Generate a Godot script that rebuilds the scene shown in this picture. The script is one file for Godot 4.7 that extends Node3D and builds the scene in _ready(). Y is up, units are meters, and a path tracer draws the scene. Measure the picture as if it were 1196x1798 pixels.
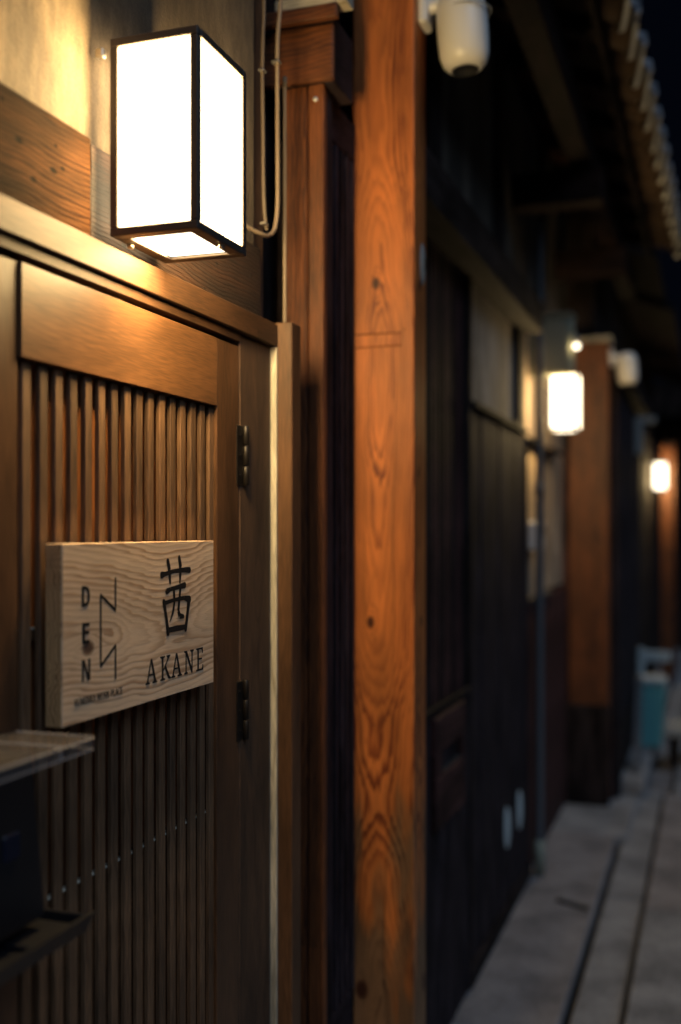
extends Node3D
# A night alley of timber townhouses. The alley runs along -Z; "d" below is the distance along it (z = -d), x is across it, y is up.

var rng := RandomNumberGenerator.new()
var M := {}
var mesh_cache := {}
var used := {}

# ------------------------------------------------------------------ small helpers
func lin(r: float, g: float, b: float) -> Color:
	return Color(r, g, b).linear_to_srgb()

func numbered(called: String) -> String:
	var n: int = used.get(called, 0)
	used[called] = n + 1
	return called if n == 0 else "%s_%03d" % [called, n]

func thing(called: String, label: String, category: String, at: Vector3, group := "") -> Node3D:
	var o := Node3D.new()
	o.name = numbered(called)
	add_child(o, true)
	o.position = at
	o.set_meta("label", label)
	o.set_meta("category", category)
	if group != "":
		o.set_meta("group", group)
	return o

func origin_of(n: Node) -> Vector3:
	var p := Vector3.ZERO
	var k: Node = n
	while k != self and k is Node3D:
		p += (k as Node3D).position
		k = k.get_parent()
	return p

func put(parent: Node, called: String, mesh: Mesh, mat: Material, at := Vector3.ZERO) -> MeshInstance3D:
	var o := MeshInstance3D.new()
	o.mesh = mesh
	if mat:
		o.material_override = mat
	if parent == self:
		o.name = numbered(called)
		add_child(o, true)
		o.position = at
	else:
		var k := 0
		var nm := called
		while parent.has_node(nm):
			k += 1
			nm = "%s_%03d" % [called, k]
		o.name = nm
		parent.add_child(o, true)
		o.position = at - origin_of(parent)
	return o

func face(st: SurfaceTool, p: Array, n: Vector3, uv: Array) -> void:
	# a convex polygon, front side towards n
	for i in range(1, p.size() - 1):
		var ids := [0, i, i + 1]
		if (p[i] - p[0]).cross(p[i + 1] - p[0]).dot(n) > 0.0:
			ids = [0, i + 1, i]
		for k in ids:
			st.set_normal(n)
			st.set_uv(uv[k])
			st.add_vertex(p[k])

func grain_uv(p: Vector3, h: Vector3, n: Vector3, grain: int, off: Vector2) -> Vector2:
	var axis := 0
	var big := 0.0
	for a in 3:
		if absf(n[a]) > big + 1e-4:
			big = absf(n[a])
			axis = a
	if axis == grain:
		var a1 := (axis + 1) % 3
		var a2 := (axis + 2) % 3
		return Vector2(p[a1] + h[a1], p[a2] + h[a2]) + off
	var other := 3 - axis - grain
	return Vector2(p[other] + h[other], h[grain] - p[grain]) + off

func block_mesh(size: Vector3, bevel: float, grain: int, off: Vector2) -> ArrayMesh:
	var key := "%s %f %d %s" % [size, bevel, grain, off]
	if mesh_cache.has(key):
		return mesh_cache[key]
	var st := SurfaceTool.new()
	st.begin(Mesh.PRIMITIVE_TRIANGLES)
	var h := size / 2.0
	var b: float = minf(bevel, minf(h.x, minf(h.y, h.z)) * 0.8)
	var q := h - Vector3(b, b, b)
	for a in 3:
		var a1 := (a + 1) % 3
		var a2 := (a + 2) % 3
		for s in [-1.0, 1.0]:
			var n := Vector3.ZERO
			n[a] = s
			var ps := []
			var us := []
			for c in [[-1, -1], [1, -1], [1, 1], [-1, 1]]:
				var v := Vector3.ZERO
				v[a] = s * h[a]
				v[a1] = c[0] * q[a1]
				v[a2] = c[1] * q[a2]
				ps.append(v)
				us.append(grain_uv(v, h, n, grain, off))
			face(st, ps, n, us)
	if b > 0.0:
		for a in 3:                 # edges that run along axis a
			var a1 := (a + 1) % 3
			var a2 := (a + 2) % 3
			for s1 in [-1.0, 1.0]:
				for s2 in [-1.0, 1.0]:
					var n := Vector3.ZERO
					n[a1] = s1
					n[a2] = s2 * 0.999
					var ps := []
					var us := []
					for c in [[-1, 0], [1, 0], [1, 1], [-1, 1]]:
						var v := Vector3.ZERO
						v[a] = c[0] * q[a]
						v[a1] = s1 * (h[a1] if c[1] == 0 else q[a1])
						v[a2] = s2 * (q[a2] if c[1] == 0 else h[a2])
						ps.append(v)
						us.append(grain_uv(v, h, n, grain, off))
					face(st, ps, n.normalized(), us)
		for sx in [-1.0, 1.0]:
			for sy in [-1.0, 1.0]:
				for sz in [-1.0, 1.0]:
					var s := Vector3(sx, sy, sz)
					var n := s.normalized()
					var ps := [Vector3(h.x, q.y, q.z) * s, Vector3(q.x, h.y, q.z) * s, Vector3(q.x, q.y, h.z) * s]
					var us := []
					for v in ps:
						us.append(grain_uv(v, h, n, grain, off))
					face(st, ps, n, us)
	var m := st.commit()
	mesh_cache[key] = m
	return m

# a block between world coordinates; grain 0 x, 1 y, 2 z; variant picks a piece of the texture
func B(parent: Node, called: String, mat: Material, x: Array, y: Array, d: Array, grain := 1, bevel := 0.0015, variant := -1) -> MeshInstance3D:
	var size := Vector3(x[1] - x[0], y[1] - y[0], d[1] - d[0])
	var centre := Vector3((x[0] + x[1]) / 2.0, (y[0] + y[1]) / 2.0, -(d[0] + d[1]) / 2.0)
	var off := Vector2.ZERO
	if mat.has_meta("span") and variant != 0:
		var span: Vector2 = mat.get_meta("span")
		var room := Vector2(maxf(span.x - maxf(size[(grain + 1) % 3], size[(grain + 2) % 3]), 0.0), maxf(span.y - size[grain], 0.0))
		var r := RandomNumberGenerator.new()
		r.seed = hash(called) + 31 * (rng.randi() % 100000 if variant < 0 else variant)
		off = Vector2(r.randf() * room.x, r.randf() * room.y)
	return put(parent, called, block_mesh(size, bevel, grain, off), mat, centre)

# any box with eight given corners (x, y, d), listed bottom four then top four, both round the same way
func hexa(c: Array) -> ArrayMesh:
	var st := SurfaceTool.new()
	st.begin(Mesh.PRIMITIVE_TRIANGLES)
	var p := []
	var mid := Vector3.ZERO
	for v in c:
		p.append(Vector3(v.x, v.y, -v.z))
		mid += p[-1] / 8.0
	for f in [[0, 1, 2, 3], [4, 5, 6, 7], [0, 1, 5, 4], [1, 2, 6, 5], [2, 3, 7, 6], [3, 0, 4, 7]]:
		var a: Vector3 = p[f[0]]
		var n: Vector3 = (p[f[1]] - a).cross(p[f[2]] - a).normalized()
		if n.dot((a + p[f[2]]) / 2.0 - mid) < 0.0:
			n = -n
		var us := []
		for k in f:
			us.append(Vector2(p[k].x + p[k].z, p[k].y))
		face(st, [p[f[0]], p[f[1]], p[f[2]], p[f[3]]], n, us)
	return st.commit()

func tube(points: Array, radius: float, sides := 10) -> ArrayMesh:
	var curve := Curve3D.new()
	for i in points.size():
		var t: Vector3 = (points[mini(i + 1, points.size() - 1)] - points[maxi(i - 1, 0)]) / 6.0
		curve.add_point(points[i], -t, t)
	curve.bake_interval = 0.012
	var pts := curve.get_baked_points()
	var st := SurfaceTool.new()
	st.begin(Mesh.PRIMITIVE_TRIANGLES)
	var side := Vector3(1, 0, 0)
	var rings := []
	for i in pts.size():
		var dir := (pts[mini(i + 1, pts.size() - 1)] - pts[maxi(i - 1, 0)]).normalized()
		side = (side - dir * side.dot(dir)).normalized()
		var up := dir.cross(side)
		var ring := []
		for k in sides:
			var a := TAU * k / sides
			ring.append([pts[i] + (side * cos(a) + up * sin(a)) * radius, side * cos(a) + up * sin(a)])
		rings.append(ring)
	for i in rings.size() - 1:
		for k in sides:
			var k2 := (k + 1) % sides
			var quad := [rings[i][k], rings[i][k2], rings[i + 1][k2], rings[i + 1][k]]
			var order := [0, 1, 2, 0, 2, 3]
			var nrm: Vector3 = (quad[1][0] - quad[0][0]).cross(quad[2][0] - quad[0][0])
			if nrm.dot(quad[0][1] + quad[2][1]) > 0.0:
				order = [0, 2, 1, 0, 3, 2]
			for j in order:
				st.set_normal(quad[j][1])
				st.set_uv(Vector2(0.1 * k / sides, 0.01 * i))
				st.add_vertex(quad[j][0])
	return st.commit()

# a body turned round the y axis: profile of Vector2(radius, height), bottom to top
func lathe(profile: Array, sides := 28) -> ArrayMesh:
	var st := SurfaceTool.new()
	st.begin(Mesh.PRIMITIVE_TRIANGLES)
	st.set_smooth_group(0)
	for i in profile.size() - 1:
		for k in sides:
			var q := []
			for c in [[i, k], [i, k + 1], [i + 1, k + 1], [i + 1, k]]:
				var a: float = TAU * (c[1] % sides) / sides
				var pr: Vector2 = profile[c[0]]
				q.append(Vector3(cos(a) * pr.x, pr.y, sin(a) * pr.x))
			for j in [0, 1, 2, 0, 2, 3]:
				st.set_uv(Vector2(0.0, profile[i].y))
				st.add_vertex(q[j])
	st.index()
	st.generate_normals()
	return st.commit()

# ------------------------------------------------------------------ textures
func noise(s: int, octaves := 1) -> FastNoiseLite:
	var n := FastNoiseLite.new()
	n.seed = s
	n.noise_type = FastNoiseLite.TYPE_SIMPLEX
	n.frequency = 1.0
	n.fractal_type = FastNoiseLite.FRACTAL_FBM if octaves > 1 else FastNoiseLite.FRACTAL_NONE
	n.fractal_octaves = octaves
	return n

# Sawn softwood: growth rings cut by the face. Rows run along the grain. p: seed, px (w, h), span (across, along in m), pith, depth (a list of [along, depth] or a number),
# ring (m), early, late (linear colours), fibre, blotch, knots [[across, along, radius]], holes
func wood(p: Dictionary) -> Array:
	var w: int = p.px[0]
	var h: int = p.px[1]
	var span: Vector2 = p.span
	var s: int = p.seed
	var n_bend := noise(s)
	var n_depth := noise(s + 1)
	var n_fine := noise(s + 2)
	var n_fib := noise(s + 3)
	var n_blot := noise(s + 4, 3)
	var early: Color = p.early
	var late: Color = p.late
	var e := early.linear_to_srgb()
	var l := late.linear_to_srgb()
	var knot_c := Color(l.r * 0.45, l.g * 0.4, l.b * 0.4)
	var ring: float = p.ring
	var pith: float = p.get("pith", 0.5) * span.x
	var warp: float = p.get("warp", 0.012)
	var wave: float = p.get("wave", 1.3)
	var fibre: float = p.get("fibre", 0.07)
	var blotch: float = p.get("blotch", 0.12)
	var contrast: float = p.get("contrast", 0.8)
	var knots: Array = p.get("knots", [])
	var holes: Array = p.get("holes", [])
	var cracks: Array = p.get("cracks", [])
	var weather_falloff: Array = p.get("weather_falloff", [])
	var depth: Variant = p.get("depth", 0.03)
	var data := PackedByteArray()
	data.resize(w * h * 3)
	var high := PackedByteArray()
	high.resize(w * h)
	for j in h:
		var y := (j + 0.5) / h * span.y
		var dep := 0.0
		if depth is Array:
			var lst: Array = depth
			dep = lst[-1][1]
			for k in lst.size() - 1:
				if y < lst[k + 1][0]:
					var t: float = clampf((y - lst[k][0]) / (lst[k + 1][0] - lst[k][0]), 0, 1)
					dep = lerpf(lst[k][1], lst[k + 1][1], t * t * (3 - 2 * t))
					break
		else:
			dep = depth
		dep += n_depth.get_noise_2d(y * wave * 1.7, 3.3) * warp * (0.55 if p.has("pith_noise") else 0.3) + n_depth.get_noise_2d(y * wave * 7.0, 9.3) * warp * 0.16
		var bend := n_bend.get_noise_2d(y * wave, 0.7) * warp + n_bend.get_noise_2d(y * wave * 5.0, 5.7) * warp * 0.2
		for i in w:
			var x := (i + 0.5) / w * span.x
			var dx := x - pith - bend
			var dz := dep + n_depth.get_noise_2d(x * 22.0, y * 5.0) * warp * 0.13
			var r := sqrt(dx * dx + dz * dz)
			var kn := 0.0
			for k in knots:
				var kx: float = (x - k[0]) / k[2]
				var ky: float = (y - k[1]) / (k[2] * 1.5)
				var q := kx * kx + ky * ky
				if q < 30.0:
					r += k[2] * 1.5 * exp(-q * 0.22) * (1.0 if dx > 0.0 else -1.0) * signf(kx + 0.001) * -1.0 + k[2] * 0.8 * exp(-q * 0.3)
					kn = maxf(kn, clampf(1.35 - q, 0, 1))
			r += n_fine.get_noise_2d(x * 130.0, y * 9.0) * ring * 0.16
			var t := fposmod(r / ring, 1.0)
			var band := smoothstep(0.25, 0.86, t) * (1.0 - smoothstep(0.9, 1.0, t))
			var age := 0.65 + 0.5 * n_fine.get_noise_2d(floorf(r / ring) * 3.7, 1.0)
			var f := n_fib.get_noise_2d(x * 1500.0, y * 22.0)
			var g := 1.0 + f * fibre + n_blot.get_noise_2d(x * 9.0, y * 2.2) * blotch
			var c := e.lerp(l, clampf(band * contrast * age + f * 0.05, 0, 1))
			var hv := 0.5 + 0.35 * band + 0.22 * f
			if weather_falloff.size() > 0:
				# weathered grey stain plus painted lamp falloff towards the post foot, ragged upper edge
				var wv := clampf((y - weather_falloff[0] + 0.32 * n_blot.get_noise_2d(x * 14.0 + 40.0, y * 2.6)) / weather_falloff[1] * 2.2, 0, 1)
				var gr := (c.r + c.g + c.b) / 3.0
				c = c.lerp(Color(gr * 0.92, gr * 0.76, gr * 0.58), wv * 0.75)
			if kn > 0.0:
				c = c.lerp(knot_c, kn * 0.85)
			for q in cracks:
				if y > q[1] and y < q[2]:
					var run: float = (y - q[1]) / (q[2] - q[1])
					var wide: float = q[3] * sin(PI * run) + 0.0001
					var off: float = absf(x - q[0] - 0.004 * n_bend.get_noise_2d(y * 3.0, q[0] * 900.0) - 0.0006 * n_fib.get_noise_2d(y * 120.0, 2.0))
					if off < wide:
						c = c.lerp(knot_c * 0.35, 0.85 * (1.0 - off / wide))
						hv -= 0.5
			for q in holes:
				var dd: float = Vector2((x - q[0]) / q[2], (y - q[1]) / (q[2] * q[3])).length()
				if dd < 1.0:
					c = c.lerp(knot_c * 0.5, 1.0 - dd * dd)
					hv -= 0.5 * (1.0 - dd)
			var at := (j * w + i) * 3
			data[at] = int(clampf(c.r * g, 0, 1) * 255)
			data[at + 1] = int(clampf(c.g * g, 0, 1) * 255)
			data[at + 2] = int(clampf(c.b * g, 0, 1) * 255)
			high[j * w + i] = int(clampf(hv, 0, 1) * 255)
	var a := ImageTexture.create_from_image(Image.create_from_data(w, h, false, Image.FORMAT_RGB8, data))
	var b := ImageTexture.create_from_image(Image.create_from_data(w, h, false, Image.FORMAT_L8, high))
	return [a, b, span]

func textured(t: Array, rough: float, bump: float, tint := Color.WHITE, specular := 0.5) -> StandardMaterial3D:
	var m := StandardMaterial3D.new()
	m.albedo_texture = t[0]
	m.albedo_color = tint
	m.roughness = rough
	m.metallic_specular = specular
	if bump > 0.0:
		m.heightmap_enabled = true
		m.heightmap_texture = t[1]
		m.heightmap_scale = bump
	m.uv1_scale = Vector3(1.0 / t[2].x, 1.0 / t[2].y, 1)
	m.set_meta("span", t[2])
	return m

# mottled mineral surface: layered noise between two colours, with grit
func mottled(s: int, px: int, span: float, a: Color, b: Color, coarse: float, grit: float, streak := 1.0) -> Array:
	var n1 := noise(s, 5)
	var n2 := noise(s + 1, 2)
	var n3 := noise(s + 2, 3)
	var ca := a.linear_to_srgb()
	var cb := b.linear_to_srgb()
	var data := PackedByteArray()
	data.resize(px * px * 3)
	var high := PackedByteArray()
	high.resize(px * px)
	for j in px:
		var y := (j + 0.5) / px * span
		for i in px:
			var x := (i + 0.5) / px * span
			var v := 0.5 + 0.75 * n1.get_noise_2d(x * coarse, y * coarse * streak)
			var g := n2.get_noise_2d(x * 420.0, y * 420.0)
			var k := n3.get_noise_2d(x * coarse * 9.0, y * coarse * 9.0 * streak)
			var c := ca.lerp(cb, clampf(v + 0.22 * k, 0, 1)) * (1.0 + g * grit)
			var at := (j * px + i) * 3
			data[at] = int(clampf(c.r, 0, 1) * 255)
			data[at + 1] = int(clampf(c.g, 0, 1) * 255)
			data[at + 2] = int(clampf(c.b, 0, 1) * 255)
			high[j * px + i] = int(clampf(0.5 + 0.3 * g + 0.35 * k + 0.25 * (v - 0.5), 0, 1) * 255)
	return [ImageTexture.create_from_image(Image.create_from_data(px, px, false, Image.FORMAT_RGB8, data)), ImageTexture.create_from_image(Image.create_from_data(px, px, false, Image.FORMAT_L8, high)), Vector2(span, span)]

func plain(c: Color, rough: float, metal := 0.0, specular := 0.5) -> StandardMaterial3D:
	var m := StandardMaterial3D.new()
	m.albedo_color = c
	m.roughness = rough
	m.metallic = metal
	m.metallic_specular = specular
	return m

func materials() -> void:
	# the big cedar post, its own texture (0.16 m round two faces by 2.9 m)
	var t := wood({"seed": 11, "px": [192, 2048], "span": Vector2(0.132, 2.8), "pith": 0.40, "ring": 0.0060, "warp": 0.009, "wave": 0.8, "contrast": 1.1, "fibre": 0.06, "blotch": 0.16,
		"depth": [[0.0, 0.050], [0.6, 0.058], [0.86, 0.036], [1.0, 0.016], [1.15, 0.014], [1.35, 0.030], [1.6, 0.044], [1.8, 0.070], [1.95, 0.080], [2.1, 0.058], [2.4, 0.026], [2.8, 0.003]],
		"early": Color(0.60, 0.182, 0.042), "late": Color(0.18, 0.040, 0.011), "weather_falloff": [2.02, 0.55], "cracks": [[0.031, 0.15, 0.8, 0.0007], [0.088, 1.02, 1.75, 0.0009], [0.022, 1.25, 1.62, 0.0006], [0.068, 1.9, 2.6, 0.0011], [0.112, 0.5, 0.95, 0.0005]], "knots": [[0.049, 0.888, 0.0085], [0.038, 1.576, 0.008], [0.019, 2.325, 0.013]],
		"holes": [[0.045, 1.784, 0.002, 1.2], [0.108, 0.985, 0.0018, 1.5]]})
	M.post = textured(t, 0.5, 0.06)
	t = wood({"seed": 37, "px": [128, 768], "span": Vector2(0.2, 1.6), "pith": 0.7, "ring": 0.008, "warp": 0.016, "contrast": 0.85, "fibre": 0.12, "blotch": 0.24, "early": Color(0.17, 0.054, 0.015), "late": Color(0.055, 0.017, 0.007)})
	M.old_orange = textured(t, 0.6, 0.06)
	
	# sign board: along = 0.383, across = 0.205
	t = wood({"seed": 52, "px": [512, 900], "span": Vector2(0.205, 0.384), "pith": 0.47, "ring": 0.0074, "warp": 0.014, "wave": 1.7, "contrast": 0.9, "fibre": 0.035, "blotch": 0.08,
		"depth": [[0.0, 0.012], [0.10, 0.006], [0.16, 0.022], [0.25, 0.034], [0.32, 0.026], [0.384, 0.016]],
		"early": Color(0.86, 0.60, 0.38), "late": Color(0.50, 0.28, 0.15), "knots": [[0.083, 0.052, 0.0085]]})
	M.sign = textured(t, 0.62, 0.02)
	t = wood({"seed": 61, "px": [128, 512], "span": Vector2(0.06, 0.24), "pith": 1.6, "depth": 0.06, "ring": 0.004, "warp": 0.012, "wave": 9.0, "contrast": 0.9, "early": Color(0.64, 0.38, 0.17), "late": Color(0.28, 0.13, 0.05)})
	M.sign_end = textured(t, 0.7, 0.0)
	# weathered lintel with raised grain and old nail holes
	var holes := []
	var r := RandomNumberGenerator.new()
	r.seed = 5
	for i in 26:
		holes.append([r.randf() * 0.13, r.randf() * 1.0, 0.0022 + r.randf() * 0.0022, 1.0 + r.randf()])
	t = wood({"seed": 71, "px": [320, 1024], "span": Vector2(0.14, 1.0), "pith": 3.0, "depth": 0.2, "ring": 0.0056, "warp": 0.012, "wave": 1.6, "contrast": 1.0, "fibre": 0.3, "blotch": 0.55, "early": Color(0.042, 0.0185, 0.0075), "late": Color(0.012, 0.005, 0.0024), "holes": holes})
	M.beam = textured(t, 0.85, 0.10, Color.WHITE, 0.12)
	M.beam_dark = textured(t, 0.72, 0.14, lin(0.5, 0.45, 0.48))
	# smooth stained joinery
	t = wood({"seed": 83, "px": [192, 768], "span": Vector2(0.16, 1.3), "pith": 0.2, "depth": 0.08, "ring": 0.006, "warp": 0.014, "contrast": 0.32, "fibre": 0.15, "blotch": 0.2, "early": Color(0.195, 0.102, 0.050), "late": Color(0.115, 0.056, 0.026)})
	M.rail = textured(t, 0.6, 0.0, lin(0.36, 0.32, 0.29), 0.4)
	M.panel = textured(t, 0.42, 0.0, lin(0.66, 0.58, 0.50))
	M.stile = textured(t, 0.42, 0.02, lin(0.50, 0.45, 0.42))
	M.board_brown = textured(t, 0.5, 0.02, lin(0.55, 0.5, 0.46))
	t = wood({"seed": 97, "px": [96, 1024], "span": Vector2(0.12, 1.7), "pith": 0.4, "depth": 0.05, "ring": 0.0042, "warp": 0.012, "contrast": 0.6, "fibre": 0.14, "blotch": 0.25, "early": Color(0.185, 0.102, 0.052), "late": Color(0.105, 0.054, 0.026)})
	M.slat = textured(t, 0.62, 0.03, lin(0.8, 0.78, 0.76))
	M.slat_back = textured(t, 0.45, 0.02, lin(1.5, 1.0, 0.62))
	M.jamb = textured(t, 0.75, 0.05, lin(0.45, 0.42, 0.41))
	M.pale = textured(t, 0.7, 0.02, lin(2.6, 4.3, 6.6))
	# dark, soot-brown facades
	t = wood({"seed": 103, "px": [96, 768], "span": Vector2(0.2, 2.2), "pith": 0.5, "depth": 0.05, "ring": 0.008, "warp": 0.02, "contrast": 0.6, "fibre": 0.25, "blotch": 0.5, "early": Color(0.026, 0.019, 0.018), "late": Color(0.009, 0.007, 0.007)})
	M.dark = textured(t, 0.8, 0.05, Color.WHITE, 0.2)
	M.charred = textured(t, 0.8, 0.05, lin(1.15, 1.15, 1.4), 0.25)
	M.red_dark = textured(t, 0.75, 0.05, lin(2.4, 1.4, 1.3), 0.3)
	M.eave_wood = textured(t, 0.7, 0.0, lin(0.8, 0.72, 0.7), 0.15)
	M.soffit_lit = textured(t, 0.7, 0.0, lin(9.5, 5.2, 2.8))  # brighter orange copy of the eave wood; lamp glow put into the colour
	# plaster, stone
	t = mottled(131, 512, 1.0, Color(0.052, 0.037, 0.024), Color(0.18, 0.132, 0.083), 4.0, 0.10, 0.35)
	M.plaster = textured(t, 0.9, 0.10)
	M.plaster_dim = textured(t, 0.95, 0.0, lin(0.8, 0.9, 1.1))
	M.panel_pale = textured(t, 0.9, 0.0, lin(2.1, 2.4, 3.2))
	M.plaster_lit = textured(t, 0.9, 0.0, lin(3.0, 3.0, 3.1))  # lantern spill put into the colour, a brighter copy of the plaster
	t = mottled(151, 512, 1.6, Color(0.18, 0.175, 0.178), Color(0.34, 0.328, 0.326), 3.2, 0.22)
	M.stone = textured(t, 0.85, 0.25)
	M.stone_warm = textured(t, 0.85, 0.25, lin(0.95, 0.88, 0.86))
	M.earth = plain(lin(0.06, 0.056, 0.052), 0.95)
	M.tile = plain(lin(0.42, 0.44, 0.47), 0.32)
	M.tile_under = plain(lin(0.10, 0.060, 0.034), 0.9)  # tile underside, its brown carrying painted lamp light
	# metal, plastic, ink, glass
	M.black_metal = plain(lin(0.075, 0.058, 0.048), 0.45, 0.0)
	M.steel = plain(lin(0.5, 0.47, 0.43), 0.35, 0.9)
	M.hinge = plain(lin(0.02, 0.016, 0.014), 0.4, 0.5)
	M.white = plain(lin(0.84, 0.82, 0.78), 0.3)
	M.white.clearcoat_enabled = true
	M.white.clearcoat = 0.4
	M.socket = plain(lin(0.012, 0.012, 0.014), 0.6)
	M.grey = plain(lin(0.30, 0.31, 0.30), 0.55)
	M.grey_green = plain(lin(0.24, 0.25, 0.19), 0.6)
	M.pipe = plain(lin(0.10, 0.105, 0.115), 0.5)
	M.cable_pale = plain(lin(0.22, 0.165, 0.115), 0.55)
	M.cable_dark = plain(lin(0.10, 0.075, 0.055), 0.6)
	M.black_plastic = plain(lin(0.010, 0.010, 0.013), 0.38)
	M.blue = plain(lin(0.009, 0.012, 0.030), 0.2)
	M.ink = plain(lin(0.010, 0.008, 0.008), 0.6)
	M.teal = plain(lin(0.15, 0.46, 0.48), 0.5)
	M.lid = plain(lin(0.5, 0.56, 0.56), 0.5)
	M.acrylic = plain(Color(0.62, 0.58, 0.56, 0.10), 0.28)
	M.acrylic.transparency = BaseMaterial3D.TRANSPARENCY_ALPHA
	M.acrylic_edge = plain(Color(0.72, 0.70, 0.70, 0.55), 0.3)
	M.acrylic_edge.transparency = BaseMaterial3D.TRANSPARENCY_ALPHA
	M.glow = plain(lin(0.85, 0.82, 0.75), 0.5)
	M.glow.emission_enabled = true
	M.glow.emission = lin(1.0, 0.86, 0.62)
	M.glow.emission_energy_multiplier = 4.0

# ------------------------------------------------------------------ the camera and the light
const EYE := 1.38
const FOCAL := 1900.0          # in pixels of a picture 1798 high
const LAMP_WARM := Color(1.0, 0.69, 0.29)

func camera_and_light() -> void:
	var cam := Camera3D.new()
	cam.name = "camera"
	add_child(cam)
	var at := CameraAttributesPhysical.new()
	at.frustum_focal_length = 38.0
	at.frustum_focus_distance = 1.5
	at.frustum_near = 0.05
	at.frustum_far = 200.0
	at.exposure_aperture = 1.8
	cam.attributes = at
	cam.projection = Camera3D.PROJECTION_FRUSTUM
	cam.near = 0.05
	cam.far = 200.0
	cam.size = 0.05 * 1798.0 / FOCAL
	cam.frustum_offset = Vector2(0, 0.05 * 33.0 / FOCAL)
	cam.position = Vector3(0, EYE, 0)
	cam.rotation_degrees = Vector3(0, 18.94, 0)
	cam.current = true
	var e := Environment.new()
	e.background_mode = Environment.BG_SKY
	var sky := ProceduralSkyMaterial.new()
	sky.sky_top_color = lin(0.0005, 0.0008, 0.0020)
	sky.sky_horizon_color = lin(0.0009, 0.0012, 0.0026)
	sky.ground_bottom_color = lin(0.001, 0.001, 0.0015)
	sky.ground_horizon_color = lin(0.0008, 0.0011, 0.0022)
	sky.sun_angle_max = 0.0
	e.sky = Sky.new()
	e.sky.sky_material = sky
	e.tonemap_mode = Environment.TONE_MAPPER_LINEAR
	e.tonemap_exposure = 1.3
	e.sdfgi_enabled = true
	e.ssao_enabled = true
	e.ssil_enabled = true
	var we := WorldEnvironment.new()
	we.name = "world_environment"
	we.environment = e
	add_child(we)
	# added cool light standing for unseen street lamps, across the alley and slightly behind
	var street_fill := DirectionalLight3D.new()
	street_fill.name = "unseen_street_light"
	street_fill.light_color = Color(0.76, 0.87, 1.0)
	street_fill.light_energy = 0.185
	street_fill.light_angular_distance = 40.0
	street_fill.shadow_enabled = true
	street_fill.sky_mode = DirectionalLight3D.SKY_MODE_LIGHT_ONLY
	street_fill.basis = Basis.looking_at(-Vector3(0.58, 0.71, 0.40).normalized(), Vector3.UP)
	add_child(street_fill)

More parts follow.
